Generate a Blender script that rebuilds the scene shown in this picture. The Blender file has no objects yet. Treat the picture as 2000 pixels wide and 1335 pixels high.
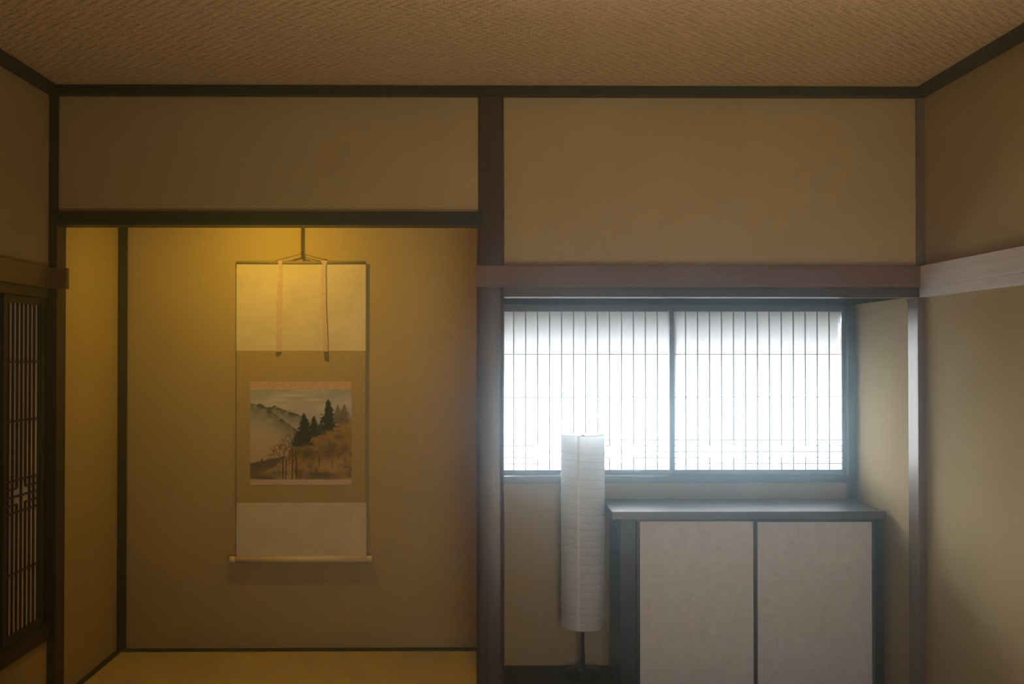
import bpy, bmesh, math, random
import numpy as np
from mathutils import Vector, Matrix
random.seed(4); rng = np.random.default_rng(7)
R = math.radians
S = bpy.context.scene
COL = S.collection

# ------------------------------------------------------------------ camera
F_PX, EYE = 1944.0, 1.52
YAW, PITCH, SHIFT = R(0.6), R(0.6), 50.0
cam = bpy.data.cameras.new('camera'); cam.lens = 36.0 * F_PX / 2000; cam.sensor_width = 36
cam.shift_x = SHIFT / 2000; cam.clip_start = 0.02; cam.clip_end = 100
co = bpy.data.objects.new('camera', cam); COL.objects.link(co); S.camera = co
co.location = (0, 0, EYE); co.rotation_euler = (R(90) + PITCH, 0, -YAW)

# ------------------------------------------------------------------ world, sun, lights, exposure
S.view_settings.view_transform = 'Standard'; S.view_settings.look = 'None'
S.view_settings.gamma = 1.0; S.view_settings.use_curve_mapping = False
S.view_settings.exposure = 0.0
S.cycles.use_denoising = True; S.cycles.denoising_prefilter = 'ACCURATE'; S.cycles.denoising_input_passes = 'RGB_ALBEDO_NORMAL'
S.cycles.max_bounces = 10; S.cycles.diffuse_bounces = 6; S.cycles.glossy_bounces = 3
S.cycles.transmission_bounces = 4; S.cycles.volume_bounces = 2; S.cycles.transparent_max_bounces = 6
S.cycles.caustics_reflective = False; S.cycles.caustics_refractive = False
S.cycles.sample_clamp_indirect = 20.0
w = bpy.data.worlds.new('sky'); S.world = w; w.use_nodes = True
w.node_tree.nodes['Background'].inputs[0].default_value = (0.62, 0.80, 1.0, 1)
w.node_tree.nodes['Background'].inputs[1].default_value = 5.0

def light(name, kind, loc, energy, color, target=None, **kw):
    l = bpy.data.lights.new(name, kind); l.energy = energy; l.color = color
    for k, v in kw.items(): setattr(l, k, v)
    o = bpy.data.objects.new(name, l); COL.objects.link(o); o.location = loc
    if target is not None:
        o.rotation_euler = (Vector(target) - Vector(loc)).to_track_quat('-Z', 'Y').to_euler()
    return o
light('sun', 'SUN', (-0.1, 9, 2.35), 2200.0, (0.86, 0.94, 1.0), target=(0.75, 4.9, 1.2), angle=R(30))
# warm lamp of the tokonoma, mounted behind the wall above the beam
light('tokonoma_lamp', 'AREA', (-0.95, 4.28, 2.30), 6.6, (1.0, 0.63, 0.04), target=(-0.95, 4.62, 1.3),
      shape='RECTANGLE', size=0.16, size_y=0.04)
# added out-of-view fill low in the room, brightening the ceiling from below
light('low_fill', 'AREA', (0.7, 0.95, 0.35), 13.0, (1.0, 0.82, 0.56), target=(0.40, 2.75, 2.6),
      shape='RECTANGLE', size=1.2, size_y=0.7, spread=R(112))
# unseen fill added behind the camera to brighten the cabinet doors and lamp
light('rear_fill', 'AREA', (0.7, -1.1, 0.9), 5.5, (1.0, 0.90, 0.79), target=(1.1, 4.5, 0.75),
      shape='RECTANGLE', size=1.2, size_y=1.2, spread=R(62))

# ------------------------------------------------------------------ helpers
fw = Vector((math.sin(YAW) * math.cos(PITCH), math.cos(YAW) * math.cos(PITCH), math.sin(PITCH)))
rt = Vector((math.cos(YAW), -math.sin(YAW), 0)); up = rt.cross(fw)
def at(px, py, Y):
    """the point of the plane y = Y seen at a pixel of the 2000x1335 photograph"""
    d = fw + rt * ((px - 1000 + SHIFT) / F_PX) + up * ((667.5 - py) / F_PX)
    t = Y / d.y
    return Vector((d.x * t, Y, EYE + d.z * t))
def X(px, py, Y): return at(px, py, Y).x
def Z(px, py, Y): return at(px, py, Y).z

def box(bm, x0, x1, y0, y1, z0, z1, bevel=0.0):
    if x0 > x1: x0, x1 = x1, x0
    if y0 > y1: y0, y1 = y1, y0
    if z0 > z1: z0, z1 = z1, z0
    vs = [bm.verts.new(c) for c in ((x0,y0,z0),(x1,y0,z0),(x1,y1,z0),(x0,y1,z0),(x0,y0,z1),(x1,y0,z1),(x1,y1,z1),(x0,y1,z1))]
    fs = [bm.faces.new([vs[i] for i in f]) for f in ((0,3,2,1),(4,5,6,7),(0,1,5,4),(1,2,6,5),(2,3,7,6),(3,0,4,7))]
    if bevel > 0:
        es = list({e for f in fs for e in f.edges})
        bmesh.ops.bevel(bm, geom=es, offset=bevel, segments=2, profile=0.7, affect='EDGES')
def tube(bm, pts, r, n=8, caps=True):
    pts = [Vector(p) for p in pts]; rings = []
    rs = r if isinstance(r, (list, tuple)) else [r] * len(pts)
    for i, p in enumerate(pts):
        t = (pts[min(i + 1, len(pts) - 1)] - pts[max(i - 1, 0)]).normalized()
        a = t.cross(Vector((0, 0, 1)) if abs(t.z) < 0.9 else Vector((1, 0, 0))).normalized(); b = t.cross(a)
        rings.append([bm.verts.new(p + (a * math.cos(k * 2 * math.pi / n) + b * math.sin(k * 2 * math.pi / n)) * rs[i]) for k in range(n)])
    for i in range(len(rings) - 1):
        for k in range(n):
            f = bm.faces.new((rings[i][k], rings[i][(k + 1) % n], rings[i + 1][(k + 1) % n], rings[i + 1][k])); f.smooth = True
    if caps: bm.faces.new(rings[0][::-1]); bm.faces.new(rings[-1])
def lathe(bm, prof, cx, cy, n=40):
    rings = [[bm.verts.new((cx + r * math.cos(k * 2 * math.pi / n), cy + r * math.sin(k * 2 * math.pi / n), z)) for k in range(n)] for r, z in prof]
    for i in range(len(rings) - 1):
        for k in range(n):
            f = bm.faces.new((rings[i][k], rings[i][(k + 1) % n], rings[i + 1][(k + 1) % n], rings[i + 1][k])); f.smooth = True
    bm.faces.new(rings[0][::-1]); bm.faces.new(rings[-1])
def B(): return bmesh.new()
def world_loc(o):
    v = Vector((0, 0, 0))
    while o is not None: v += o.location; o = o.parent
    return v
def obj(name, bm, mat, parent=None, label=None, cat=None, group=None, kind=None):
    """link a bmesh given in world coordinates as ONE object with its origin at its base"""
    bmesh.ops.recalc_face_normals(bm, faces=bm.faces)
    cs = [v.co for v in bm.verts]
    lo = Vector([min(c[i] for c in cs) for i in range(3)]); hi = Vector([max(c[i] for c in cs) for i in range(3)])
    org = Vector(((lo.x + hi.x) / 2, (lo.y + hi.y) / 2, lo.z))
    for v in bm.verts: v.co -= org
    me = bpy.data.meshes.new(name); bm.to_mesh(me); bm.free(); me.materials.append(mat)
    o = bpy.data.objects.new(name, me); COL.objects.link(o)
    if parent is not None: o.parent = parent; org = org - world_loc(parent)
    o.location = org
    return tag(o, label, cat, group, kind)
def tag(o, label=None, cat=None, group=None, kind=None):
    if label: o['label'] = label
    if cat: o['category'] = cat
    if group: o['group'] = group
    if kind: o['kind'] = kind
    return o
def empty(name, loc, label=None, cat=None, kind=None):
    o = bpy.data.objects.new(name, None); COL.objects.link(o); o.location = loc; o.empty_display_size = 0.05
    return tag(o, label, cat, None, kind)
def bx(name, mat, x0, x1, y0, y1, z0, z1, parent=None, bevel=0.0, **kw):
    bm = B(); box(bm, x0, x1, y0, y1, z0, z1, bevel); return obj(name, bm, mat, parent, **kw)

# ------------------------------------------------------------------ materials
def nodes(name):
    m = bpy.data.materials.new(name); m.use_nodes = True; nt = m.node_tree
    return m, nt, nt.nodes['Principled BSDF']
def nd(nt, kind, **kw):
    n = nt.nodes.new(kind)
    for k, v in kw.items():
        if k in n.inputs: n.inputs[k].default_value = v
        else: setattr(n, k, v)
    return n
def coords(nt, scale=(1, 1, 1)):
    tc = nd(nt, 'ShaderNodeTexCoord'); mp = nd(nt, 'ShaderNodeMapping'); mp.inputs['Scale'].default_value = scale
    nt.links.new(tc.outputs['Object'], mp.inputs['Vector']); return mp.outputs[0]
def ramp(nt, fac, stops):
    r = nd(nt, 'ShaderNodeValToRGB'); e = r.color_ramp.elements
    while len(e) < len(stops): e.new(0.5)
    for i, (p, c) in enumerate(stops): e[i].position = p; e[i].color = (*c, 1)
    nt.links.new(fac, r.inputs[0]); return r.outputs[0]
def bump(nt, h, bsdf, strength, dist):
    b = nd(nt, 'ShaderNodeBump', Strength=strength, Distance=dist)
    nt.links.new(h, b.inputs['Height']); nt.links.new(b.outputs[0], bsdf.inputs['Normal'])
def wood(name, dark, mid, light_, axis, rough=0.42, grain=1.0, bmp=0.25, spec=0.5):
    m, nt, b = nodes(name)
    sc = [55 * grain] * 3; sc[axis] = 1.6 * grain
    n = nd(nt, 'ShaderNodeTexNoise', Scale=1.0, Detail=6.0, Roughness=0.6, Distortion=0.6)
    nt.links.new(coords(nt, sc), n.inputs['Vector'])
    n2 = nd(nt, 'ShaderNodeTexNoise', Scale=2.2, Detail=3.0)
    nt.links.new(coords(nt), n2.inputs['Vector'])
    mx = nd(nt, 'ShaderNodeMix', data_type='FLOAT'); mx.inputs[0].default_value = 0.35
    nt.links.new(n.outputs[0], mx.inputs[2]); nt.links.new(n2.outputs[0], mx.inputs[3])
    c = ramp(nt, mx.outputs[0], [(0.3, dark), (0.52, mid), (0.72, light_)])
    nt.links.new(c, b.inputs['Base Color']); b.inputs['Roughness'].default_value = rough
    b.inputs['Specular IOR Level'].default_value = spec
    bump(nt, n.outputs[0], b, bmp, 0.002)
    return m
def plaster(name, c0, c1):
    m, nt, b = nodes(name)
    v = coords(nt)
    n = nd(nt, 'ShaderNodeTexNoise', Scale=1.8, Detail=5.0, Roughness=0.6); nt.links.new(v, n.inputs['Vector'])
    f = nd(nt, 'ShaderNodeTexNoise', Scale=420.0, Detail=2.0); nt.links.new(v, f.inputs['Vector'])
    nt.links.new(ramp(nt, n.outputs[0], [(0.25, c0), (0.75, c1)]), b.inputs['Base Color'])
    b.inputs['Roughness'].default_value = 0.95; b.inputs['Specular IOR Level'].default_value = 0.12
    bump(nt, f.outputs[0], b, 0.35, 0.0012)
    return m
def plain(name, c, rough=0.6, metal=0.0, spec=0.5):
    m, nt, b = nodes(name)
    n = nd(nt, 'ShaderNodeTexNoise', Scale=60.0, Detail=3.0); nt.links.new(coords(nt), n.inputs['Vector'])
    nt.links.new(ramp(nt, n.outputs[0], [(0.2, tuple(x * 0.85 for x in c)), (0.8, tuple(min(1, x * 1.1) for x in c))]), b.inputs['Base Color'])
    b.inputs['Roughness'].default_value = rough; b.inputs['Metallic'].default_value = metal
    b.inputs['Specular IOR Level'].default_value = spec
    return m
def paper(name, col, trans, flecks=True, scale=1.0, wrinkle=0.0, mix=0.6, clear=0.0):
    """translucent hand-made paper with darker fibres"""
    m, nt, b = nodes(name); nt.nodes.remove(b)
    out = [n for n in nt.nodes if n.type == 'OUTPUT_MATERIAL'][0]
    v = coords(nt)
    n = nd(nt, 'ShaderNodeTexNoise', Scale=60.0 * scale, Detail=6.0, Roughness=0.7, Distortion=1.5); nt.links.new(v, n.inputs['Vector'])
    c = ramp(nt, n.outputs[0], [(0.25, tuple(x * 0.86 for x in trans)), (0.6, trans)])
    if flecks:
        vo = nd(nt, 'ShaderNodeTexVoronoi', Scale=16.0); nt.links.new(v, vo.inputs['Vector'])
        n2 = nd(nt, 'ShaderNodeTexNoise', Scale=9.0); nt.links.new(v, n2.inputs['Vector'])
        sp = ramp(nt, vo.outputs['Distance'], [(0.03, (0.5, 0.48, 0.45)), (0.07, (1, 1, 1))])
        ms = ramp(nt, n2.outputs[0], [(0.55, (1, 1, 1)), (0.6, (0, 0, 0))])
        ad = nd(nt, 'ShaderNodeMix', data_type='RGBA', blend_type='LIGHTEN'); ad.inputs[0].default_value = 1
        nt.links.new(sp, ad.inputs[6]); nt.links.new(ms, ad.inputs[7])
        mu = nd(nt, 'ShaderNodeMix', data_type='RGBA', blend_type='MULTIPLY'); mu.inputs[0].default_value = 1
        nt.links.new(c, mu.inputs[6]); nt.links.new(ad.outputs[2], mu.inputs[7]); c = mu.outputs[2]
    t = nd(nt, 'ShaderNodeBsdfTranslucent'); d = nd(nt, 'ShaderNodeBsdfDiffuse'); d.inputs[0].default_value = (*col, 1)
    nt.links.new(c, t.inputs[0])
    if wrinkle:
        w_ = nd(nt, 'ShaderNodeTexNoise', Scale=26.0, Detail=7.0, Roughness=0.75, Distortion=2.0); nt.links.new(coords(nt, (1, 1, 2.2)), w_.inputs['Vector'])
        bp = nd(nt, 'ShaderNodeBump', Strength=wrinkle, Distance=0.006); nt.links.new(w_.outputs[0], bp.inputs['Height'])
        nt.links.new(bp.outputs[0], t.inputs['Normal']); nt.links.new(bp.outputs[0], d.inputs['Normal'])
    mx = nd(nt, 'ShaderNodeMixShader'); mx.inputs[0].default_value = mix
    nt.links.new(d.outputs[0], mx.inputs[1]); nt.links.new(t.outputs[0], mx.inputs[2]); tr = nd(nt, 'ShaderNodeBsdfTransparent'); m2 = nd(nt, 'ShaderNodeMixShader'); m2.inputs[0].default_value = clear
    nt.links.new(mx.outputs[0], m2.inputs[1]); nt.links.new(tr.outputs[0], m2.inputs[2])
    nt.links.new((m2 if clear else mx).outputs[0], out.inputs[0])
    return m
def cloth(name, c0, c1, sx=300, sz=900, bmp=0.2, blotch=None):
    m, nt, b = nodes(name)
    n = nd(nt, 'ShaderNodeTexNoise', Scale=1.0, Detail=4.0); nt.links.new(coords(nt, (sx, sx, sz)), n.inputs['Vector'])
    h = n.outputs[0]
    if blotch:
        n2 = nd(nt, 'ShaderNodeTexNoise', Scale=blotch, Detail=3.0, Distortion=1.0); nt.links.new(coords(nt), n2.inputs['Vector'])
        mx = nd(nt, 'ShaderNodeMix', data_type='FLOAT'); mx.inputs[0].default_value = 0.6
        nt.links.new(n.outputs[0], mx.inputs[2]); nt.links.new(n2.outputs[0], mx.inputs[3]); h = mx.outputs[0]
    nt.links.new(ramp(nt, h, [(0.35, c0), (0.65, c1)]), b.inputs['Base Color'])
    b.inputs['Roughness'].default_value = 0.85; b.inputs['Specular IOR Level'].default_value = 0.2
    bump(nt, n.outputs[0], b, bmp, 0.0006)
    return m

PL = plaster('ochre_plaster', (0.40, 0.305, 0.150), (0.47, 0.365, 0.190))
WX = wood('brown_wood_across', (0.075, 0.034, 0.024), (0.15, 0.075, 0.052), (0.23, 0.125, 0.09), 0)
KX = wood('brown_lintel_wood', (0.025, 0.013, 0.010), (0.05, 0.028, 0.022), (0.08, 0.05, 0.04), 0, rough=0.28)
WY = wood('brown_wood_deep', (0.06, 0.035, 0.024), (0.13, 0.080, 0.055), (0.20, 0.13, 0.095), 1, rough=0.38)
RY = wood('sheen_paled_rail_wood', (0.56, 0.52, 0.51), (0.70, 0.66, 0.65), (0.78, 0.74, 0.73), 1, rough=0.33, spec=1.0)  # rail colour paled to stand in for the glossy sheen of window light
PZ = wood('sheened_post_wood', (0.08, 0.05, 0.04), (0.14, 0.09, 0.075), (0.21, 0.145, 0.12), 2, rough=0.35, spec=0.8)  # base colour also lightened for the window light reflected on the inner face
WZ = wood('brown_wood_upright', (0.040, 0.018, 0.012), (0.090, 0.045, 0.030), (0.145, 0.075, 0.048), 2)
WP = wood('polished_log', (0.020, 0.008, 0.006), (0.050, 0.020, 0.012), (0.11, 0.045, 0.022), 2, rough=0.33, grain=0.6)
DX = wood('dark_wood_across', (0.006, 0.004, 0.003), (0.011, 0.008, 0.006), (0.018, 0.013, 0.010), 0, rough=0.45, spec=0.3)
DY = wood('dark_wood_deep', (0.014, 0.009, 0.006), (0.026, 0.017, 0.011), (0.04, 0.028, 0.018), 1, rough=0.45)
DZ = wood('dark_wood_upright', (0.010, 0.007, 0.006), (0.020, 0.013, 0.010), (0.035, 0.022, 0.016), 2, rough=0.45)
LZ = wood('lattice_wood', (0.020, 0.011, 0.008), (0.042, 0.025, 0.018), (0.07, 0.042, 0.03), 2, rough=0.5)
WF = wood('window_frame_wood', (0.014, 0.014, 0.016), (0.028, 0.026, 0.028), (0.045, 0.042, 0.042), 0, rough=0.35)
AC = wood('alcove_ceiling_wood', (0.012, 0.012, 0.013), (0.022, 0.021, 0.022), (0.035, 0.033, 0.033), 0, rough=0.95, spec=0.0)
BAR = plain('lattice_bar_wood', (0.14, 0.115, 0.095), 0.6)
LAC = wood('black_cabinet_wood', (0.010, 0.010, 0.010), (0.020, 0.019, 0.018), (0.035, 0.032, 0.030), 0, rough=0.32, bmp=0.08, spec=0.35)
TOPW = wood('worktop_lacquer', (0.014, 0.014, 0.014), (0.026, 0.025, 0.024), (0.045, 0.042, 0.040), 0, rough=0.40, bmp=0.05, spec=0.9)
DOORP = cloth('door_paper', (0.62, 0.62, 0.65), (0.72, 0.72, 0.76), 25, 60, 0.05, blotch=22)
PAPER = paper('shoji_paper', (0.75, 0.75, 0.72), (0.078, 0.078, 0.078), clear=0.065)
PAPERD = paper('aged_shoji_paper', (0.88, 0.82, 0.78), (0.7, 0.65, 0.6), flecks=False, mix=0.3)
SHADE = paper('rice_paper', (0.88, 0.90, 0.93), (0.86, 0.86, 0.86), flecks=False, scale=0.6, wrinkle=1.0, mix=0.32)
METAL = plain('black_metal', (0.012, 0.013, 0.014), 0.4, 0.4)
WIRE = plain('pale_wire', (0.45, 0.45, 0.45), 0.5)
SILK = cloth('cream_silk', (0.58, 0.50, 0.39), (0.70, 0.61, 0.48), 10, 120, 0.12, blotch=6)
BROC = cloth('brown_brocade', (0.34, 0.25, 0.11), (0.48, 0.36, 0.175), 160, 420, 0.25, blotch=150)
PINK = cloth('pink_gold_brocade', (0.40, 0.22, 0.15), (0.78, 0.56, 0.44), 60, 260, 0.2, blotch=190)
PALEP = cloth('pale_pink_brocade', (0.52, 0.37, 0.31), (0.70, 0.54, 0.46), 60, 160, 0.2, blotch=120)
ROD = plain('roller_wood', (0.80, 0.64, 0.45), 0.45)
TIP = plain('roller_end', (0.78, 0.66, 0.50), 0.35)
CORD = plain('brown_cord', (0.085, 0.045, 0.022), 0.8)
STICK = cloth('olive_silk', (0.22, 0.18, 0.10), (0.30, 0.25, 0.15), 60, 300)
HERI = cloth('black_border_cloth', (0.010, 0.012, 0.012), (0.030, 0.032, 0.028), 35, 35, 0.2, blotch=40)

m, nt, b = nodes('rush_mat'); RUSH = m
wv = nd(nt, 'ShaderNodeTexWave', Scale=28.0, Distortion=0.6, Detail=2.0, bands_direction='Y'); nt.links.new(coords(nt), wv.inputs['Vector'])
n = nd(nt, 'ShaderNodeTexNoise', Scale=1.0, Detail=5.0); nt.links.new(coords(nt, (12, 300, 1)), n.inputs['Vector'])
mx = nd(nt, 'ShaderNodeMix', data_type='FLOAT'); mx.inputs[0].default_value = 0.55
nt.links.new(wv.outputs[1], mx.inputs[2]); nt.links.new(n.outputs[0], mx.inputs[3])
nt.links.new(ramp(nt, mx.outputs[0], [(0.25, (0.52, 0.40, 0.20)), (0.7, (0.74, 0.58, 0.33))]), b.inputs['Base Color'])
b.inputs['Roughness'].default_value = 0.75; b.inputs['Specular IOR Level'].default_value = 0.3
bump(nt, mx.outputs[0], b, 0.35, 0.0015)

m, nt, b = nodes('woven_veneer'); WEAVE = m
at_ = nd(nt, 'ShaderNodeAttribute', attribute_name='tone')
n = nd(nt, 'ShaderNodeTexNoise', Scale=1.2, Detail=3.0); nt.links.new(coords(nt), n.inputs['Vector'])
mx = nd(nt, 'ShaderNodeMix', data_type='FLOAT'); mx.inputs[0].default_value = 0.35
nt.links.new(at_.outputs['Fac'], mx.inputs[2]); nt.links.new(n.outputs[0], mx.inputs[3])
nt.links.new(ramp(nt, mx.outputs[0], [(0.1, (0.60, 0.43, 0.25)), (0.9, (0.70, 0.51, 0.31))]), b.inputs['Base Color'])
b.inputs['Roughness'].default_value = 0.6

# ------------------------------------------------------------------ key planes (metres)
D = 4.136                      # front face of the posts on the far wall
YK = D + 0.016                 # plaster of that wall
YB = 4.85                      # rear wall of tokonoma and of the window alcove
YR = -1.2                      # wall behind the camera
XL, XR = -1.770, X(1808.5, 800, D)         # side walls
CEIL = EYE + 1.103
ZN0, ZN1 = EYE + 0.271, EYE + 0.359      # far nageshi
ZK = EYE + 0.230                         # underside of the lintel
XPL = X(112.3, 300, D)                   # right edge of left corner post
XPR = X(1793.5, 850, D)                    # left edge of right corner post
XA = X(1776.5, 800, D + 0.095)                     # alcove right wall
XT = X(228.9, 900, YB - 0.02)                    # tokonoma left wall
ZT = EYE - 1.434               # tokonoma mat top
YS = D + 0.095                 # back of posts
ZBM0, ZBM1 = Z(500, 439, D - 0.012), Z(500, 412.5, D - 0.012)

# ------------------------------------------------------------------ the setting
bx('floor', RUSH, XL - 0.3, XR + 0.3, YR - 0.2, D, -0.06, 0.0, kind='structure', label='straw-coloured rush floor of the room')
bx('alcove_floor', DX, 0.10, XA + 0.1, D + 0.0, YB + 0.1, -0.08, 0.0, kind='structure', label='dark board floor of the window alcove')

ce = bx('ceiling', plain('ceiling_backing', (0.34, 0.24, 0.14), 0.9, spec=0.1), XL - 0.2, XR + 0.2, YR - 0.2, YB + 0.4, CEIL + 0.004, CEIL + 0.10, kind='structure', label='tan woven ceiling')
def weave():
    a = 0.0115
    nx, ny = int((XR - XL + 0.02) / a) + 1, int((D + 0.02 - YR) / a) + 1
    x0, y0 = XL - 0.01, YR
    I, J = np.meshgrid(np.arange(nx), np.arange(ny), indexing='ij')
    zz = np.abs((J % 10) - 5)                          # the herringbone turns every five strips
    M = ((I + zz) % 4) < 2
    Vm = ~M
    V, Cc = [], []
    for horiz in (0, 1):
        if horiz:
            st = M.copy(); st[1:] &= ~M[:-1]; ln = np.ones(M.shape)
            nx_ = np.zeros_like(M); nx_[:-1] = M[1:]; ln += st & nx_
        else:
            st = Vm.copy(); st[:, 1:] &= M[:, 1:] | ~Vm[:, :-1]; st[:, 1:] &= ~Vm[:, :-1]; ln = np.ones(M.shape); run = Vm.copy()
            for q in range(1, 4):
                sh = np.zeros_like(Vm); sh[:, :-q] = Vm[:, q:]; run = run & sh; ln += run
        i, j = I[st].ravel(), J[st].ravel(); L = ln[st].ravel(); n_ = len(i)
        jit = rng.normal(0, 0.00022, (n_, 4)); tone = rng.uniform(0, 1, n_)
        s = np.array([0.02, 0.33, 0.67, 0.99]); h = np.array([0.00042, -0.0002, -0.0002, 0.00042])
        P = np.zeros((n_, 4, 2, 3))
        for q in range(4):
            for e, wv_ in enumerate((0.02, 0.98)):
                if horiz: xx = i + s[q] * L; yy = j + wv_
                else: xx = i + wv_; yy = j + s[q] * L
                P[:, q, e, 0] = x0 + xx * a + jit[:, 0]; P[:, q, e, 1] = y0 + yy * a + jit[:, 1]
                P[:, q, e, 2] = CEIL + h[q] + jit[:, 2 if q < 2 else 3] + (0.0002 if e else 0)
        V.append(P.reshape(-1, 3)); Cc.append(np.repeat(tone, 8))
    V = np.concatenate(V); T = np.concatenate(Cc)
    V[:, 1] = np.minimum(V[:, 1], D + 0.02); V[:, 0] = np.clip(V[:, 0], XL, XR)
    nf = len(V) // 8
    base = (np.arange(nf) * 8)[:, None, None]
    quad = np.array([[0, 1, 3, 2], [2, 3, 5, 4], [4, 5, 7, 6]])[None]
    Fq = (base + quad).reshape(-1, 4)
    me = bpy.data.meshes.new('woven_strips')
    me.vertices.add(len(V)); me.vertices.foreach_set('co', V.ravel())
    me.loops.add(Fq.size); me.loops.foreach_set('vertex_index', Fq.ravel())
    me.polygons.add(len(Fq)); me.polygons.foreach_set('loop_start', np.arange(len(Fq)) * 4)
    me.update(); me.validate()
    me.polygons.foreach_set('use_smooth', np.ones(len(Fq), bool))
    at_ = me.attributes.new('tone', 'FLOAT', 'POINT'); at_.data.foreach_set('value', T)
    me.materials.append(WEAVE)
    o = bpy.data.objects.new('woven_strips', me); COL.objects.link(o)
    o.parent = ce; o.location = -ce.location
    tag(o, kind='stuff')
weave()

# far wall: plaster over the tokonoma and over the alcove
wf = bx('wall_back', PL, XL - 0.05, X(934, 300, YK), YK, YK + 0.07, ZBM1 - 0.02, CEIL + 0.01, kind='structure', label='ochre plaster wall over the scroll niche and the window alcove')
bx('upper_plaster', PL, 0.07, XR + 0.05, YK, YK + 0.07, ZN0, CEIL + 0.01, wf)
# tokonoma
tk = bx('wall_niche', PL, XT - 0.06, 0.06, YB, YB + 0.08, -0.05, CEIL + 0.01, kind='structure', label='ochre plaster rear wall of the scroll niche')
bx('wall_niche_left', PL, XT - 0.07, XT, YS - 0.01, YB + 0.08, -0.05, CEIL + 0.01, kind='structure', label='ochre plaster left side of the scroll niche')
bx('wall_partition', PL, 0.004, 0.112, YS - 0.03, YB + 0.08, -0.05, CEIL + 0.01, kind='structure', label='ochre plaster partition between niche and alcove')
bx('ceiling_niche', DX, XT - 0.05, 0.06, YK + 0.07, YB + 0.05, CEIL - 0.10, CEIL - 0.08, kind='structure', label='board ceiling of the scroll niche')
bx('floor_niche', DX, XT, 0.004, D + 0.02, YB, -0.05, ZT - 0.05, kind='structure', label='base board under the niche mat')
bx('trim_14', DX, XPL, 0.0, D, D + 0.099, -0.05, ZT - 0.012, bevel=0.004, kind='structure', label='front sill board of the scroll niche')

# tokonoma mat with cloth border
tm = empty('tatami_mat', (-0.87, 4.5, ZT - 0.05), 'straw tatami mat with black cloth border covering the niche floor', 'mat')
bx('rush_surface', RUSH, XT + 0.002, 0.002, D + 0.10, YB - 0.001, ZT - 0.049, ZT, tm)
YH = at(500, 1270.5, 4.8)
hb = 0.050
bx('border', HERI, XT + 0.002, 0.002, YB - hb, YB - 0.001, ZT - 0.001, ZT + 0.003, tm)
bx('border', HERI, XT + 0.002, XT + 0.032, D + 0.11, YB - hb, ZT - 0.001, ZT + 0.003, tm)

# beams and posts
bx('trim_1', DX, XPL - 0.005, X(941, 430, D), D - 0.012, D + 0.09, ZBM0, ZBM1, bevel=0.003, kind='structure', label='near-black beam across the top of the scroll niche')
bx('trim_2', wood('corner_post_wood', (0.014, 0.007, 0.005), (0.032, 0.015, 0.010), (0.055, 0.028, 0.018), 2, rough=0.45, spec=0.4), XL - 0.04, XPL, D, YS, -0.05, CEIL, bevel=0.003, kind='structure', label='dark corner post left of the scroll niche')
bx('trim_3', DZ, XT, X(246, 800, YB - 0.02), YB - 0.02, YB, ZT + 0.002, CEIL - 0.1, bevel=0.002, kind='structure', label='narrow dark post in the left rear corner of the niche')
def log():
    bm = B(); cx, cy = 0.0590, D + 0.040; rings = []; prof = []
    for qx, qy, a0 in ((1, 1, 0), (-1, 1, 90), (-1, -1, 180), (1, -1, 270)):       # rounded square section
        for q in range(7):
            t = R(a0 + 15 * q); prof.append((qx * 0.038 + 0.0205 * math.cos(t), qy * 0.036 + 0.0205 * math.sin(t)))
    n = len(prof)
    for z in np.linspace(-0.05, CEIL, 60):
        g_ = 1.0 - 0.095 / (1 + math.exp(-(z - 2.02) * 30)); wob = 0.0008 * math.sin(z * 4.1) + 0.0005 * math.sin(z * 9 + 1) + (1 - g_) * 0.056
        rings.append([bm.verts.new((cx + x * g_ + wob, cy + y * g_, z)) for x, y in prof])
    for a, b_ in zip(rings, rings[1:]):
        for k in range(n):
            f = bm.faces.new((a[k], a[(k + 1) % n], b_[(k + 1) % n], b_[k])); f.smooth = True
    bm.faces.new(rings[0][::-1]); bm.faces.new(rings[-1])
    return obj('trim_4', bm, WP, kind='structure', label='thick polished brown post between scroll niche and window alcove')
log()
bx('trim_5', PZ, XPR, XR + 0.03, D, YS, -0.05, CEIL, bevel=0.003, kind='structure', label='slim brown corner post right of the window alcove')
# nageshi and lintel over the alcove
bx('trim_6', WX, X(928.5, 540, D - 0.03), XR - 0.034, D - 0.030, D - 0.014, ZN0, ZN1, bevel=0.002, kind='structure', label='broad reddish-brown rail across the top of the window alcove')
bx('trim_7', KX, 0.110, XPR + 0.01, D - 0.006, YS, ZK, ZN0 + 0.03, bevel=0.002, kind='structure', label='dark lintel board directly over the window alcove opening')
# ceiling mouldings
mz0 = CEIL - 0.038
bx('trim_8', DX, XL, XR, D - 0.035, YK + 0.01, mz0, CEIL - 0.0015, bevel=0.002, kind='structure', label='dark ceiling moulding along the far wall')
bx('trim_9', DY, XL - 0.01, XL + 0.045, YR, D - 0.036, mz0, CEIL - 0.0015, bevel=0.002, kind='structure', label='dark ceiling moulding along the left wall')
bx('trim_10', DY, XR - 0.045, XR + 0.01, YR, D - 0.036, mz0, CEIL - 0.0015, bevel=0.002, kind='structure', label='dark ceiling moulding along the right wall')

# right wall with its rails
bx('wall_right', PL, XR, XR + 0.08, YR - 0.1, D + 0.05, -0.05, CEIL + 0.01, kind='structure', label='ochre plaster wall on the right')
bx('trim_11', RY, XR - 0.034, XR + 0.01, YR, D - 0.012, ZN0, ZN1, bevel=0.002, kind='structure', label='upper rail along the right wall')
bx('trim_12', RY, XR - 0.028, XR + 0.01, YR, D - 0.001, ZK, ZN0 - 0.001, bevel=0.002, kind='structure', label='lower rail along the right wall')

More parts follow.
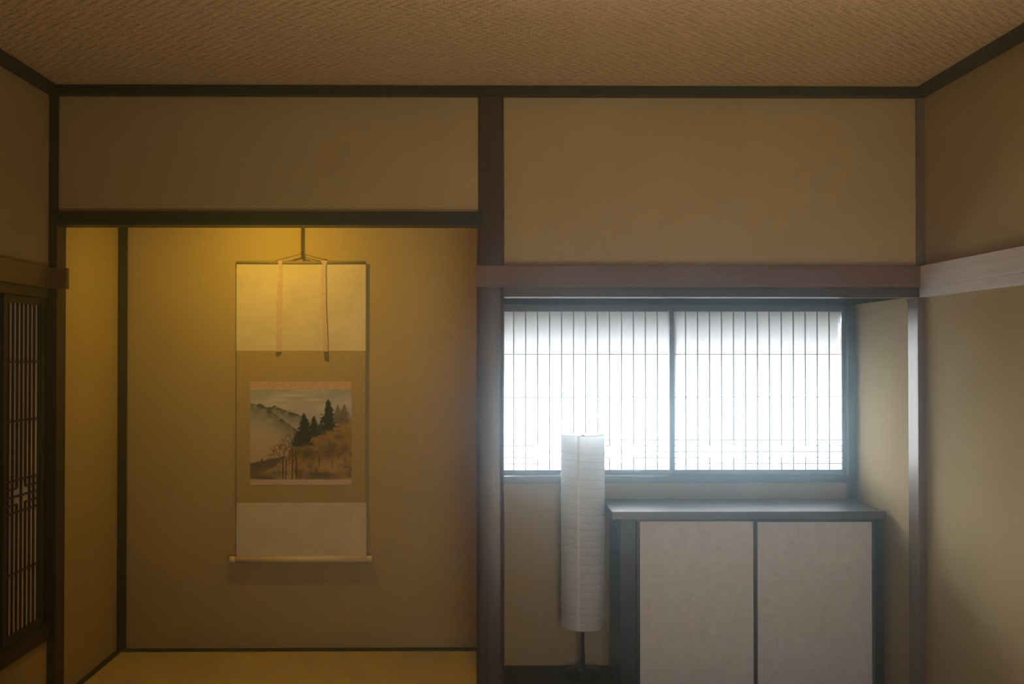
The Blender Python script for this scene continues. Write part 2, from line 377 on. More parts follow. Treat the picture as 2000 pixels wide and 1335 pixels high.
# left wall with window 2
LZ0, LZ1 = EYE - 1.115, EYE + 0.222
YW0 = 3.42                                       # near end of the left window opening
YW1 = D - 0.010
wl = bx('wall_left', PL, XL - 0.10, XL, YR - 0.1, D + 0.04, EYE + 0.30, CEIL + 0.01, kind='structure', label='ochre plaster wall on the left')
bx('lower_plaster', PL, XL - 0.10, XL, YR - 0.1, D + 0.04, -0.05, LZ0 - 0.03, wl)
bx('near_plaster', PL, XL - 0.10, XL, YR - 0.1, YW0 - 0.04, LZ0 - 0.03, EYE + 0.30, wl)
bx('sky_blocker', DZ, XL - 0.14, XL - 0.101, YR - 0.1, D + 0.04, -0.05, CEIL, wl)  # unseen board added to keep sky light off the left window paper
ng = empty('trim_13', (XL, 3, EYE + 0.262), 'brown rail along the left wall wrapping onto the corner post', kind='structure')
bx('rail', WY, XL - 0.01, XL + 0.028, YR, D - 0.030, EYE + 0.262, EYE + 0.348, ng, bevel=0.002)
bx('wrapped_end', WX, XL + 0.022, X(129.5, 545, D - 0.03), D - 0.030, D - 0.001, EYE + 0.262, EYE + 0.348, ng, bevel=0.002)

w2 = empty('window_2', (XL - 0.03, 3.3, LZ0 - 0.06), 'dark lattice paper window in the left wall', kind='structure')
bx('lintel', DY, XL - 0.10, XL + 0.012, YW0 - 0.04, D - 0.001, LZ1, EYE + 0.30, w2, bevel=0.002)
bx('sill', DY, XL - 0.10, XL + 0.014, YR, D - 0.001, LZ0 - 0.062, LZ0, w2, bevel=0.002)
bx('jamb', DZ, XL - 0.10, XL + 0.004, YW1 - 0.001, D - 0.001, LZ0, LZ1, w2, bevel=0.001)
bx('jamb', DZ, XL - 0.10, XL + 0.004, YW0 - 0.04, YW0, LZ0, LZ1, w2, bevel=0.001)
def side_sash(xf, ya, yb, z0, z1):
    """sliding sash in the left wall: front face at xf, from ya to yb"""
    t = 0.028; bm = B()
    box(bm, xf - t, xf, ya, ya + 0.030, z0, z1, 0.001); box(bm, xf - t, xf, yb - 0.030, yb, z0, z1, 0.001)
    box(bm, xf - t, xf, ya + 0.030, yb - 0.030, z0, EYE - 1.089, 0.001); box(bm, xf - t, xf, ya + 0.030, yb - 0.030, EYE + 0.193, z1, 0.001)
    s = obj('sash', bm, LZ, w2)
    bx('shoji_paper', PAPERD, xf - 0.019, xf - 0.0182, ya + 0.025, yb - 0.025, z0 + 0.02, z1 - 0.02, s)
    ncell = 8; a, b_ = ya + 0.030, yb - 0.030; p = (b_ - a) / ncell
    zb, zt = EYE - 1.089, EYE + 0.193; q0, q1 = EYE - 0.499, EYE - 0.623; st = (q0 - q1) / 4
    bw = 0.0035
    def vb(i, z0_, z1_): y = a + i * p; bx('lattice_bar', LZ, xf - 0.018, xf - 0.010, y - bw, y + bw, z0_, z1_, s)
    def hb_(i0, i1, z): bx('cross_bar', LZ, xf - 0.017, xf - 0.011, a + i0 * p, a + i1 * p, z - 0.0035, z + 0.0035, s)
    for i in range(1, ncell):
        if i in (3, 5):
            vb(i, q0 - st, zt); vb(i, zb, q1 + st)
        else: vb(i, zb, zt)
    for z in (EYE - 0.037, EYE - 0.268, q0, (q0 + q1) / 2, q1, EYE - 0.858): hb_(0, ncell, z)
    for z in (q0 - st, q1 + st):
        hb_(0, 3, z); hb_(5, 8, z)
side_sash(XL - 0.008, 3.768, YW1 - 0.003, LZ0, LZ1)
side_sash(XL - 0.042, YW0, 3.795, LZ0, LZ1)

# wall behind the camera
bx('wall_front', PL, XL - 0.1, XR + 0.1, YR - 0.1, YR, -0.05, CEIL + 0.01, kind='structure', label='ochre plaster wall behind the camera')

# alcove shell
al = bx('wall_alcove', PL, 0.10, XA + 0.06, YB, YB + 0.10, -0.05, Z(1100, 942, YB), kind='structure', label='plaster rear wall of the window alcove below the window')
bx('wall_alcove_right', PL, XA, XA + 0.06, YS - 0.02, YB + 0.10, -0.05, ZK + 0.06, kind='structure', label='pale-lit plaster right side of the window alcove')
bx('ceiling_alcove', AC, 0.10, XA + 0.05, YS - 0.005, YB + 0.10, ZK + 0.004, ZK + 0.03, kind='structure', label='dark board ceiling of the window alcove')

# ------------------------------------------------------------------ window 1 (bright shoji)
XW0, XW1 = 0.112, X(1668, 800, YB)
ZS0, ZS1 = Z(1300, 928.5, YB - 0.02), Z(1300, 598.5, YB - 0.01)
w1 = empty('window_1', (0.9, YB, ZS0), 'bright two-sash paper window glowing with daylight in the alcove', kind='structure')
bx('header', WF, XW0, XW1, YB - 0.012, YB + 0.10, ZS1, ZK + 0.004, w1)
bx('sill', WF, XW0, X(1656, 935, YB), YB - 0.030, YB + 0.10, Z(1300, 943, YB - 0.03), ZS0, w1, bevel=0.003)
bx('jamb', WF, X(1656.5, 800, YB - 0.03), XW1, YB - 0.030, YB + 0.10, EYE - 0.71, ZK + 0.003, w1, bevel=0.002)
bx('side_filler', WF, XW1, XA, YB - 0.002, YB + 0.10, EYE - 0.71, ZK + 0.003, w1)
bx('side_filler', WF, XW0 - 0.01, XW0 + 0.002, YB - 0.002, YB + 0.10, ZS0, ZS1, w1)
def front_sash(pl, pr, yf, stile_l, stile_r, bars_px):
    """sash facing the room: paper between pixel columns pl and pr"""
    yp = yf + 0.016
    x0, x1 = X(pl, 760, yf), X(pr, 760, yf)
    zt, zb = Z(1300, 608, yf), Z(1300, 917, yf)
    bm = B()
    box(bm, x0 - stile_l, x0, yf, yf + 0.026, ZS0, ZS1, 0.001); box(bm, x1, x1 + stile_r, yf, yf + 0.026, ZS0, ZS1, 0.001)
    box(bm, x0, x1, yf, yf + 0.026, ZS0, zb, 0.001); box(bm, x0, x1, yf, yf + 0.026, zt, ZS1, 0.001)
    s = obj('sash', bm, WF, w1)
    bx('shoji_paper', PAPER, x0 - 0.004, x1 + 0.004, yp, yp + 0.0006, zb - 0.004, zt + 0.004, s)
    p = (x1 - x0) / 14; bw = 0.0023
    row = (zt - Z(1300, 859, yf)) / 3; z5 = zt - 3 * row; st = (z5 - zb) / 5
    def vb(i, z0_, z1_): bx('lattice_bar', BAR, x0 + i * p - bw, x0 + i * p + bw, yp - 0.009, yp, z0_, z1_, s)
    def hb_(i0, i1, z): bx('cross_bar', BAR, x0 + i0 * p, x0 + i1 * p, yp - 0.0085, yp, z - 0.0016, z + 0.0016, s)
    for i in range(1, 14):
        if i in (3, 5, 9, 11): vb(i, z5 - st, zt); vb(i, zb, z5 - 3 * st)
        else: vb(i, zb, zt)
    for z in (zt - row, zt - 2 * row, z5, z5 - 2 * st, z5 - 4 * st): hb_(0, 14, z)
    for z in (z5 - st, z5 - 3 * st): hb_(0, 3, z); hb_(5, 9, z); hb_(11, 14, z)
front_sash(1316.5, 1644.5, YB + 0.004, 0.022, 0.026, None)
front_sash(980.0, 1308.0, YB + 0.034, 0.030, 0.022, None)

# outside: eave over the window
bx('eave', DX, -1.6, 3.2, YB + 0.12, YB + 1.52, EYE + 0.235, EYE + 0.275, kind='structure', label='roof eave outside the bright window')
bx('garden_ground', plain('pale_gravel', (0.35, 0.34, 0.32), 0.9), -4, 6, YB + 0.2, 8.5, -0.45, -0.35, kind='structure', label='pale ground outside the bright window')

# ------------------------------------------------------------------ cabinet
XC0, XC1 = X(1212.5, 1150, 4.46), XA - 0.022
ZC = Z(1460, 998.5, 4.44)
cb = empty('sideboard', ((XC0 + XC1) / 2, 4.65, 0), 'low black-framed cabinet with two grey paper doors under the bright window', 'cabinet')
bx('worktop', TOPW, X(1195.5, 997, 4.44), XA - 0.016, 4.44, YB - 0.002 - 0.028, ZC - 0.034, ZC, cb, bevel=0.0015)
bx('side_panel', LAC, XC0, XC0 + 0.020, 4.475, YB - 0.032, 0, ZC - 0.034, cb, bevel=0.001)
bx('side_panel', LAC, XC1 - 0.020, XC1, 4.475, YB - 0.032, 0, ZC - 0.034, cb, bevel=0.001)
bx('back_panel', LAC, XC0 + 0.02, XC1 - 0.02, YB - 0.042, YB - 0.032, 0, ZC - 0.034, cb)
bx('stile', LAC, XC0 - 0.002, X(1241.5, 1150, 4.46), 4.46, 4.50, 0, ZC - 0.034, cb, bevel=0.0015)
bx('stile', LAC, X(1709, 1150, 4.46), XC1 + 0.002, 4.46, 4.50, 0, ZC - 0.034, cb, bevel=0.0015)
bx('top_rail', LAC, XC0 + 0.05, XC1 - 0.04, 4.463, 4.51, ZC - 0.046, ZC - 0.034, cb)
bx('bottom_rail', LAC, XC0 + 0.05, XC1 - 0.04, 4.463, 4.51, 0, 0.012, cb, bevel=0.001)
def slide(name, pa, pb, yf, py_top, label):
    x0, x1 = X(pa, 1150, yf), X(pb, 1150, yf); zt = Z((pa + pb) / 2, py_top, yf)
    d = bx(name, DOORP, x0, x1, yf, yf + 0.008, 0.024, zt, cb)
    bm = B(); fwid = 0.016
    box(bm, x0 - fwid, x0, yf - 0.002, yf + 0.014, 0.013, ZC - 0.047, 0.001); box(bm, x1, x1 + fwid, yf - 0.002, yf + 0.014, 0.013, ZC - 0.047, 0.001)
    box(bm, x0, x1, yf - 0.002, yf + 0.014, zt, ZC - 0.047); box(bm, x0, x1, yf - 0.002, yf + 0.014, 0.013, 0.024)
    obj('door_frame', bm, LAC, d)
slide('door', 1250, 1471.5, 4.474, 1017.5, None)
slide('door', 1479.5, 1703, 4.491, 1018.5, None)

# ------------------------------------------------------------------ floor lamp
YLp = 4.722; k = at(1138.5, 1313, YLp); LX = k.x
zt, zb = Z(1138, 848, YLp), Z(1138, 1221, YLp); LR = 0.1045
lamp = empty('floor_lamp', (LX, YLp, 0), 'tall white rice-paper column lamp on black base beside the cabinet', 'floor lamp')
bm = B(); lathe(bm, [(0.086, 0), (0.088, 0.004), (0.086, 0.016), (0.06, 0.022), (0.014, 0.026), (0.011, 0.05)], LX, YLp); obj('base', bm, METAL, lamp)
bm = B(); tube(bm, [(LX - 0.002, YLp, 0.02), (LX + 0.001, YLp, 0.08), (LX - 0.002, YLp, 0.16), (LX + 0.0005, YLp, 0.26), (LX, YLp, 0.34)], [0.011, 0.0095, 0.0085, 0.0105, 0.010], 14); obj('pole', bm, METAL, lamp)
bm = B(); tube(bm, [(LX, YLp, 0.34), (LX, YLp, zt - 0.012)], 0.0018, 10)
tube(bm, [(LX - LR + 0.004, YLp, zt - 0.010), (LX + LR - 0.004, YLp, zt - 0.010)], 0.0015, 6)
tube(bm, [(LX, YLp - LR + 0.004, zb + 0.008), (LX, YLp + LR - 0.004, zb + 0.008)], 0.0015, 6)
obj('inner_rod', bm, WIRE, lamp)
bx('top_clip', plain('grey_clip', (0.3, 0.3, 0.3), 0.5), LX - 0.006, LX + 0.008, YLp - 0.01, YLp + 0.01, zt - 0.014, zt - 0.001, lamp, bevel=0.001)
ringz = [zb]
while ringz[-1] < zt - 0.05: ringz.append(ringz[-1] + random.uniform(0.033, 0.047))
ringz[-1] = zt
tilt = [0.0] + [random.uniform(0.004, 0.011) for _ in ringz[1:-1]] + [0.0]
tdir = [random.uniform(-0.7, 0.7) for _ in ringz]
def ring_dz(i, th): return tilt[i] * math.cos(th - math.pi + tdir[i])
bm = B(); n = 96; rows = []
for i in range(len(ringz) - 1):
    seg = 6
    for q in range(seg + (1 if i == len(ringz) - 2 else 0)):
        t = q / seg; row = []
        for k_ in range(n):
            th = 2 * math.pi * k_ / n
            z = (ringz[i] + ring_dz(i, th)) * (1 - t) + (ringz[i + 1] + ring_dz(i + 1, th)) * t
            sag = math.sin(math.pi * t)
            r = LR - 0.0022 * sag + sag * 0.0011 * (math.sin(th * 9 + i * 2.3) * math.cos(th * 4 + i) + 0.6 * math.sin(th * 23 + i * 5 + t * 3))
            row.append(bm.verts.new((LX + r * math.cos(th), YLp + r * math.sin(th), z)))
        rows.append(row)
for a, b_ in zip(rows, rows[1:]):
    for k_ in range(n):
        f = bm.faces.new((a[k_], a[(k_ + 1) % n], b_[(k_ + 1) % n], b_[k_])); f.smooth = True
shade = obj('lamp_shade', bm, SHADE, lamp)
for i, z in enumerate(ringz):
    bm = B(); pts = []
    for k_ in range(49):
        th = 2 * math.pi * k_ / 48
        pts.append((LX + (LR + 0.0003) * math.cos(th), YLp + (LR + 0.0003) * math.sin(th), z + ring_dz(i, th)))
    tube(bm, pts, 0.0014 if i in (0, len(ringz) - 1) else 0.0006, 6, caps=False)
    obj('wire_ring', bm, WIRE, shade)
# overlapping glued seam of the paper
bm = B(); th0 = math.radians(-90 - 17); vs = []
for z in np.linspace(zb + 0.002, zt - 0.002, 60):
    vs.append([bm.verts.new((LX + (LR + 0.0012) * math.cos(th0 + o_), YLp + (LR + 0.0012) * math.sin(th0 + o_), z)) for o_ in (-0.055, 0, 0.055)])
for a, b_ in zip(vs, vs[1:]):
    for q in (0, 1): bm.faces.new((a[q], a[q + 1], b_[q + 1], b_[q])).smooth = True
obj('paper_seam', bm, paper('double_rice_paper', (0.92, 0.93, 0.95), (0.84, 0.84, 0.84), flecks=False, mix=0.24), shade)

# ------------------------------------------------------------------ hanging scroll
YP = YB - 0.020                                   # plane of the silk
def sc(px, py, y=YP): return at(px, py, y)
sr = empty('hanging_scroll', at(588, 1097, YP), 'hanging scroll with a landscape painting of misty hills and dark firs', 'scroll')
def sheet(name, mat, pa, pb, ya, yb, off, parent, th=0.0012, wav=0.0):
    """hanging cloth between pixel columns pa..pb and rows ya..yb, bowed towards its sides"""
    x0, x1 = X(pa, (ya + yb) / 2, YP), X(pb, (ya + yb) / 2, YP); z1, z0 = Z((pa + pb) / 2, ya, YP), Z((pa + pb) / 2, yb, YP)
    bm = B(); nx, nz = 24, 24; gr = {}
    for side in (0, 1):
        for i in range(nx + 1):
            for j in range(nz + 1):
                x = x0 + (x1 - x0) * i / nx; z = z0 + (z1 - z0) * j / nz
                y = YP - off + side * th - curl(x) + wav * math.sin(z * 40) * 0.3
                gr[side, i, j] = bm.verts.new((x, y, z))
    for side in (0, 1):
        for i in range(nx):
            for j in range(nz):
                q = [gr[side, i, j], gr[side, i + 1, j], gr[side, i + 1, j + 1], gr[side, i, j + 1]]
                bm.faces.new(q if side == 0 else q[::-1])
    rim = [(i, 0) for i in range(nx)] + [(nx, j) for j in range(nz)] + [(i, nz) for i in range(nx, 0, -1)] + [(0, j) for j in range(nz, 0, -1)]
    for (a, b_) in zip(rim, rim[1:] + rim[:1]):
        bm.faces.new((gr[0, a[0], a[1]], gr[1, a[0], a[1]], gr[1, b_[0], b_[1]], gr[0, b_[0], b_[1]]))
    return obj(name, bm, mat, parent)
SX0, SX1 = X(462, 800, YP), X(714.5, 800, YP); SM = (SX0 + SX1) / 2
def curl(x): u = abs(x - SM) / (SX1 - SX0) * 2; return 0.003 * u ** 6
sheet('upper_silk', SILK, 462, 714.5, 516, 684.5, 0.0, sr)
br = sheet('brocade_panel', BROC, 462, 713.5, 684.5, 981, 0.0, sr)
sheet('lower_silk', SILK, 462, 715.5, 981, 1086, 0.0, sr)
sheet('upper_band', PINK, 489, 686.5, 744.5, 761, 0.0012, br, 0.001)
sheet('lower_band', PALEP, 489, 686.5, 935, 946, 0.0012, br, 0.001)
bm = B(); xa, xb = X(462, 513, YP), X(714.5, 513, YP); z = Z(588, 512.8, YP)
tube(bm, [(xa - 0.002, YP, z), (xb + 0.001, YP, z)], 0.0070, 12); obj('top_stave', bm, STICK, sr)
bm = B(); z = Z(588, 1091, YP)
rl0, rl1 = X(460, 1091, YP), X(716, 1091, YP)
tube(bm, [(rl0, YP - 0.002, z - 0.002), (rl1, YP - 0.002, z)], 0.0155, 20); obj('roller', bm, ROD, sr)
for xa, xb, dz in ((X(448.5, 1091, YP), rl0, -0.002), (rl1, X(727, 1091, YP), 0)):
    bm = B(); tube(bm, [(xa, YP - 0.002, z + dz), (xa + (xb - xa) * 0.5, YP - 0.002, z + dz), (xb, YP - 0.002, z + dz)], 0.0165, 20); obj('roller_end', bm, TIP, sr)
# ribbons
def ribbon(pts, tip):
    bm = B(); vs = []
    for (pa, pb, py) in pts:
        vs.append([bm.verts.new(at(p, py, YP - o_ - (0.0055 if py < 516 else 0.003 if py < 518 else 0))) for p, o_ in ((pa, 0.0035), (pb, 0.0035), (pb, 0.0026), (pa, 0.0026))])
    for a, b_ in zip(vs, vs[1:]):
        for q in range(4): bm.faces.new((a[q], a[(q + 1) % 4], b_[(q + 1) % 4], b_[q]))
    bm.faces.new(vs[0][::-1]); bm.faces.new(vs[-1])
    r = obj('ribbon', bm, PALEP, sr)
    bm = B(); f = [at(p, q, YP - 0.0042) for p, q in tip]; g = [at(p, q, YP - 0.0030) for p, q in tip]
    a = [bm.verts.new(v) for v in f]; b_ = [bm.verts.new(v) for v in g]
    bm.faces.new(a); bm.faces.new(b_[::-1])
    for q in range(len(a)): bm.faces.new((a[q], b_[q], b_[(q + 1) % len(a)], a[(q + 1) % len(a)]))
    obj('ribbon_tip', bm, CORD2, r)
CORD2 = plain('grey_brown_thread', (0.13, 0.10, 0.07), 0.8)
ribbon([(543.5, 551.5, 508.5), (543, 551, 517), (546, 551.5, 527), (544, 551.5, 545), (541, 551, 560), (540, 551, 620), (540, 550, 686)],
       [(540, 686), (550.5, 687), (549, 690), (542, 694.5), (538.5, 694)])
ribbon([(627, 639, 508.5), (630, 638, 517), (627, 637, 528), (627.5, 637, 545), (628.5, 637, 600), (631, 640, 660), (632, 641, 686)],
       [(632, 686), (641, 686), (643, 705.5), (634, 702)])
bm = B(); tube(bm, [at(636.5, 508, YP - 0.006), at(637, 540, YP - 0.005), at(638, 600, YP - 0.004), at(641.5, 688, YP - 0.004)], 0.0010, 6); obj('ribbon_shadow_line', bm, CORD, sr)  # dark strand modelled as the shadow line along the right ribbon
# hanging cords
bm = B()
yq = YP - 0.004
tube(bm, [at(590, 300, yq), at(590, 380, yq), at(590, 492, yq), at(590.5, 503, yq)], 0.0052, 10)
for q in (491, 495, 501, 504): tube(bm, [at(588, q + 1.5, yq - 0.004), at(592.5, q - 0.5, yq - 0.004)], 0.0042, 8)
obj('suspension_cord', bm, CORD, sr)
bm = B(); tube(bm, [at(538, 509, yq), at(545, 507.3, yq), at(588, 496, yq), at(592, 496, yq), at(632, 506.5, yq), at(641, 508.3, yq)], 0.0014, 8)
tube(bm, [at(573, 509, yq), at(586, 505.5, yq), at(590, 504, yq), at(594, 505.5, yq), at(606, 509.5, yq)], 0.0024, 8)
tube(bm, [at(633, 506.5, yq), at(639, 507.5, yq)], 0.003, 8)
obj('hanging_loop', bm, CORD, sr)

# the painting: colours laid down point by point on a flat sheet
def painting():
    W_, H_ = 264, 234
    u, v = np.meshgrid(np.linspace(0, 1, W_), np.linspace(0, 1, H_))
    r = np.random.default_rng(11)
    def vn(fx, fy, seed):
        g = np.random.default_rng(seed).random((int(fy) + 3, int(fx) + 3))
        x, y = u * fx, v * fy; xi, yi = x.astype(int), y.astype(int); a, b_ = x - xi, y - yi
        a = a * a * (3 - 2 * a); b_ = b_ * b_ * (3 - 2 * b_)
        return (g[yi, xi] * (1 - a) + g[yi, xi + 1] * a) * (1 - b_) + (g[yi + 1, xi] * (1 - a) + g[yi + 1, xi + 1] * a) * b_
    def fb(f, seed, an=1.0): return 0.55 * vn(f, f * an, seed) + 0.28 * vn(f * 2.1, f * 2.1 * an, seed + 1) + 0.17 * vn(f * 4.3, f * 4.3 * an, seed + 2)
    def c(*a): return np.array(a, float) / 255
    def lerp(img, col, m): return img * (1 - m[..., None]) + col * m[..., None]
    ss = lambda a, b_, x: np.clip((x - a) / (b_ - a), 0, 1) ** 2 * (3 - 2 * np.clip((x - a) / (b_ - a), 0, 1))
    img = np.zeros((H_, W_, 3)) + c(172, 165, 155)
    img = lerp(img, c(146, 150, 145), ss(0.16, 0.0, v) * 0.9)
    img = lerp(img, c(190, 184, 168), ss(0.45, 0.75, fb(4, 3, 3)) * ss(0.35, 0.2, v) * 0.8)
    for cx, cy, sx, sy, k_ in ((0.43, 0.065, 0.12, 0.022, .9), (0.62, 0.115, 0.08, 0.02, .7), (0.30, 0.12, 0.1, 0.02, .6)):
        e = np.exp(-(((u - cx) / sx) ** 2 + ((v - cy) / sy) ** 2)); img = lerp(img, c(200, 195, 178), e * k_)
        e2 = np.exp(-(((u - cx - .03) / (sx * 1.3)) ** 2 + ((v - cy - sy * 1.3) / (sy * .6)) ** 2)); img = lerp(img, c(140, 140, 132), e2 * 0.5)
    # mist
    img = lerp(img, c(192, 160, 116), ss(0.35, 0.62, v + 0.1 * (fb(3, 9) - .5)) * 0.95)
    img = lerp(img, c(176, 142, 96), ss(0.5, 0.8, v) * ss(0.5, .2, np.abs(u - .2)) * 0.4)
    # mountain ridges
    xs = np.array([0, .06, .1, .16, .2, .27, .36, .45, .55, 1.0]); ys = np.array([.145, .17, .165, .2, .24, .3, .36, .44, .5, .6])
    r1 = np.interp(u, xs, ys) + 0.034 * (fb(30, 21) - .5)
    xs = np.array([0, .12, .165, .24, .30, .38, .45, .5, .6, 1]); ys = np.array([.9, .6, .20, .172, .20, .24, .265, .29, .36, .5])
    r2 = np.interp(u, xs, ys) + 0.034 * (fb(34, 25) - .5)
    for rr, fade in ((r2, .22), (r1, .30)):
        below = ss(0, 0.006, v - rr) * (ss(.15, .18, u) if rr is r2 else 1.0); dep = np.clip((v - rr) / fade, 0, 1)
        mt = below * (1 - dep) ** 1.2 * (0.55 + 0.6 * fb(9, 31)) ** 1.0
        img = lerp(img, c(112, 112, 92), np.clip(mt, 0, .85))
        edge = below * np.exp(-np.clip(v - rr, 0, 1) / 0.028) * ss(0.3, 0.55, fb(22, 44)) * ss(.6, .35, u)
        img = lerp(img, c(52, 54, 40), np.clip(edge * 1.9, 0, .95))
    for cx, cy in ((.2, .36), (.05, .2), (.14, .23), (.19, .34)):
        img = lerp(img, c(188, 176, 140), np.exp(-(((u - cx) / .03) ** 2 + ((v - cy) / .02) ** 2)) * .55)
    # far brown slope, lower left
    sl = 0.815 - 0.22 * u; m_ = ss(0, 0.012, v - sl) * ss(.5, .3, u)
    img = lerp(img, c(92, 72, 52), m_); img = lerp(img, c(150, 100, 45), m_ * ss(0.06, 0.14, v - sl) * .8)
    # near hill
    xs = np.array([0, .2, .33, .45, .6, .75, .88, 1]); ys = np.array([.97, .87, .76, .62, .53, .43, .36, .335])
    hl = np.interp(u, xs, ys) + 0.05 * (fb(12, 51) - .5); m_ = ss(-0.008, 0.03, v - hl)
    base = c(158, 118, 56) + (fb(8, 61)[..., None] - .5) * c(60, 55, 40)
    img = img * (1 - m_[..., None]) + base * m_[..., None]
    img = lerp(img, c(178, 120, 42), m_ * ss(.5, .68, fb(14, 71)) * .75)
    img = lerp(img, c(86, 62, 38), m_ * ss(.54, .72, fb(11, 81)) * .6)
    img = lerp(img, c(184, 150, 88), m_ * ss(.72, .85, v) * ss(.45, .6, fb(6, 91)) * .7)
    for cx, cy, sx, sy, cc, k_ in ((.56, .72, .07, .05, (62, 50, 44), .85), (.78, .70, .07, .06, (72, 60, 52), .7), (.93, .66, .06, .06, (80, 66, 56), .75), (.87, .53, .05, .03, (84, 62, 36), .7),
                            (.70, .955, .14, .035, (76, 58, 52), .8), (.10, .975, .12, .03, (66, 62, 52), .85), (.28, .93, .09, .03, (92, 84, 46), .6), (.98, .95, .05, .03, (90, 50, 40), .6), (.57, .84, .05, .03, (110, 96, 50), .5)):
        e = np.exp(-(((u - cx) / sx) ** 2 + ((v - cy) / sy) ** 2)) * (0.6 + 0.8 * fb(20, int(cx * 1000)))
        img = lerp(img, c(*cc), np.clip(e * k_, 0, .95))
    speck = vn(120, 106, 5); img = lerp(img, c(190, 140, 60), m_ * ss(.74, .9, speck) * .5); img = lerp(img, c(70, 54, 30), m_ * ss(.24, .1, speck) * .45)
    # firs
    def fir(cx, top, bot, hw, col, alpha=1.0, seed=0):
        t = np.clip((v - top) / (bot - top), 0, 1)
        saw = (t * 7.5 + 0.5 * vn(5, 5, seed)) % 1.0
        ww = hw * t ** 0.75 * (0.62 + 0.45 * saw) * (0.45 + 1.05 * vn(40, 48, seed + 3)) * 1.05
        mk = ss(0.012, -0.002, np.abs(u - cx) - ww) * (v > top) * ss(bot + .02, bot - .03, v)
        mk = np.maximum(mk, ss(.006, .001, np.abs(u - cx)) * (v > top - .01) * (v < bot))
        return lerp(img, c(*col), np.clip(mk * alpha, 0, 1))
    img = fir(.865, .175, .375, .05, (96, 76, 64), .75, 201); img = fir(.930, .165, .375, .055, (100, 78, 66), .75, 207)
    img = fir(.97, .24, .38, .03, (100, 78, 66), .4, 209)
    img = lerp(img, c(40, 54, 50), np.exp(-(((u - .60) / .13) ** 2 + ((v - (.66 - .28 * u + .04)) / .045) ** 2)) * .0)
    img = fir(.630, .30, .53, .065, (24, 38, 38), 1, 221); img = fir(.770, .115, .46, .088, (20, 34, 34), 1, 231)
    img = fir(.530, .265, .62, .095, (22, 34, 34), 1, 241); img = fir(.47, .46, .64, .07, (28, 40, 38), .95, 251); img = fir(.70, .36, .50, .06, (34, 50, 46), .8, 261)
    # bare trees
    def line(x0, y0, x1, y1, wd, col, al=1.0):
        nonlocal img
        dx, dy = x1 - x0, y1 - y0; L = dx * dx + dy * dy
        t = np.clip(((u - x0) * dx + (v - y0) * dy) / L, 0, 1)
        d = np.hypot(u - x0 - t * dx, v - y0 - t * dy); img = lerp(img, c(*col), ss(wd + .003, wd * .4, d) * al)
    rr = random.Random(5)
    def tree(x, yb_, yt, wd, depth=4):
        line(x, yb_, x + .003, yt, wd, (38, 30, 22))
        def br(x0, y0, a, l, d):
            x1, y1 = x0 + math.sin(a) * l, y0 - math.cos(a) * l
            line(x0, y0, x1, y1, .0016 if d < 2 else .0022, (88, 62, 30), .75)
            if d:
                for s_ in (-1, 1): br(x1, y1, a + s_ * rr.uniform(.25, .55), l * .68, d - 1)
        for q in range(4): br(x + .002, yt + q * .03, rr.uniform(-.9, .9), rr.uniform(.05, .085), 3)
    tree(.322, 1, .74, .0050); tree(.350, 1, .78, .0030); tree(.415, 1, .66, .0046); tree(.455, 1, .76, .0040)
    line(.68, .86, .68, .74, .003, (50, 36, 22)); line(.81, .87, .81, .80, .002, (60, 44, 26)); line(.94, .82, .94, .78, .003, (56, 36, 26)); line(.935, .87, .945, .86, .004, (50, 40, 30))
    line(.115, .80, .115, .775, .008, (52, 48, 36))
    g_ = img.mean(-1, keepdims=True); img = g_ + (img - g_) * 0.74; img = np.clip(img * np.array([1.06, 1.08, 1.19]), 0, 1)
    lin = np.where(img <= 0.04045, img / 12.92, ((img + 0.055) / 1.055) ** 2.4)
    x0, x1 = X(489, 850, YP), X(686.5, 850, YP); z1, z0 = Z(588, 760.5, YP), Z(588, 935.5, YP)
    org = Vector(((x0 + x1) / 2, YP, z0))
    ux = x0 + (x1 - x0) * u - org.x; vz = z1 - (z1 - z0) * v - org.z
    V = np.stack([ux, np.full_like(ux, -0.0016), vz], -1).reshape(-1, 3)
    idx = np.arange(W_ * H_).reshape(H_, W_)
    Fq = np.stack([idx[1:, :-1], idx[1:, 1:], idx[:-1, 1:], idx[:-1, :-1]], -1).reshape(-1, 4)
    me = bpy.data.meshes.new('painting')
    me.from_pydata(V.tolist(), [], Fq.tolist()); me.update()
    a = me.color_attributes.new('paint', 'FLOAT_COLOR', 'POINT')
    a.data.foreach_set('color', np.concatenate([lin.reshape(-1, 3), np.ones((W_ * H_, 1))], 1).ravel())
    m, nt, b = nodes('painted_silk')
    an = nd(nt, 'ShaderNodeAttribute', attribute_name='paint'); nt.links.new(an.outputs['Color'], b.inputs['Base Color']); b.inputs['Roughness'].default_value = 0.8
    me.materials.append(m)
    o = bpy.data.objects.new('painting', me); COL.objects.link(o); o.parent = br; o.location = org - world_loc(br)
    o['label'] = 'painted landscape of misty hills, firs and bare trees'
painting()

# tiny hook in the upper right corner of the alcove
bm = B(); yh = YS - 0.004
tube(bm, [at(1770.5, 584.5, YS + 0.01), at(1774.5, 590, YS + 0.005), at(1776, 592, YS)], 0.0016, 6); tube(bm, [at(1776, 592, YS), at(1777, 584, YS)], 0.0016, 6)
obj('hook', bm, METAL, None, 'tiny dark metal hook at the top right corner of the alcove', 'hook')

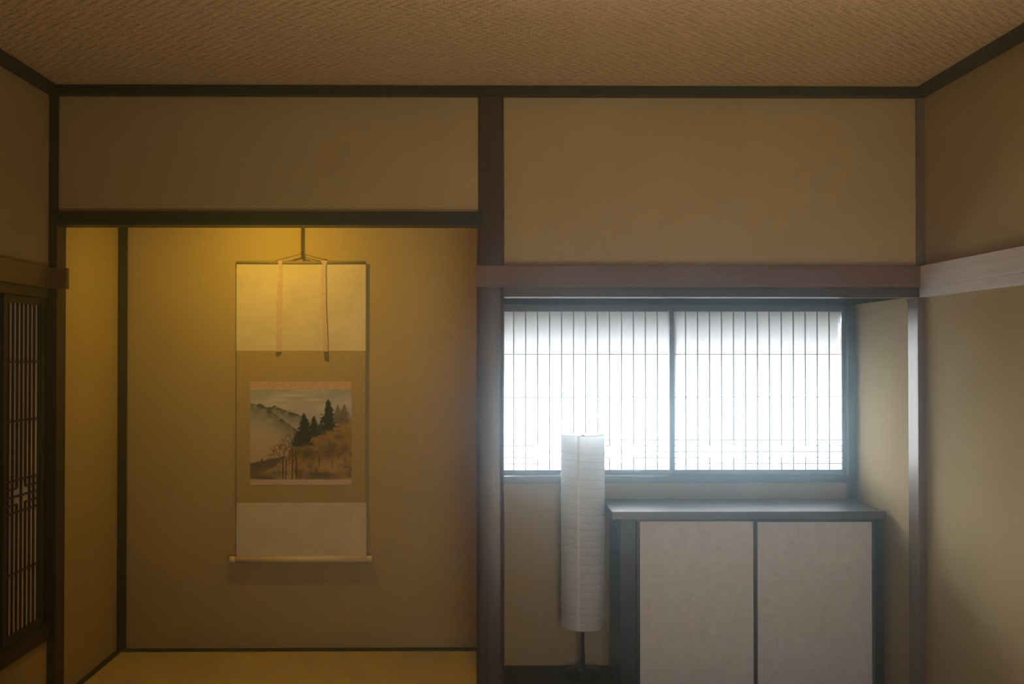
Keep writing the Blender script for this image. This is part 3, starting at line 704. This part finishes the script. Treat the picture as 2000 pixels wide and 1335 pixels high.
# ------------------------------------------------------------------ haze added to imitate the bloom round the window
m = bpy.data.materials.new('haze'); m.use_nodes = True; nt = m.node_tree; nt.nodes.clear()
out = nt.nodes.new('ShaderNodeOutputMaterial')
s1 = nd(nt, 'ShaderNodeVolumeScatter', Density=0.054, Anisotropy=0.955); s1.inputs['Color'].default_value = (0.62, 0.86, 1.0, 1)
nt.links.new(s1.outputs[0], out.inputs['Volume'])
bx('haze', m, XL - 0.5, XR + 0.5, YR - 0.4, YB + 0.5, -0.6, CEIL + 0.4, kind='stuff', label='faint haze added for the glow around the window')
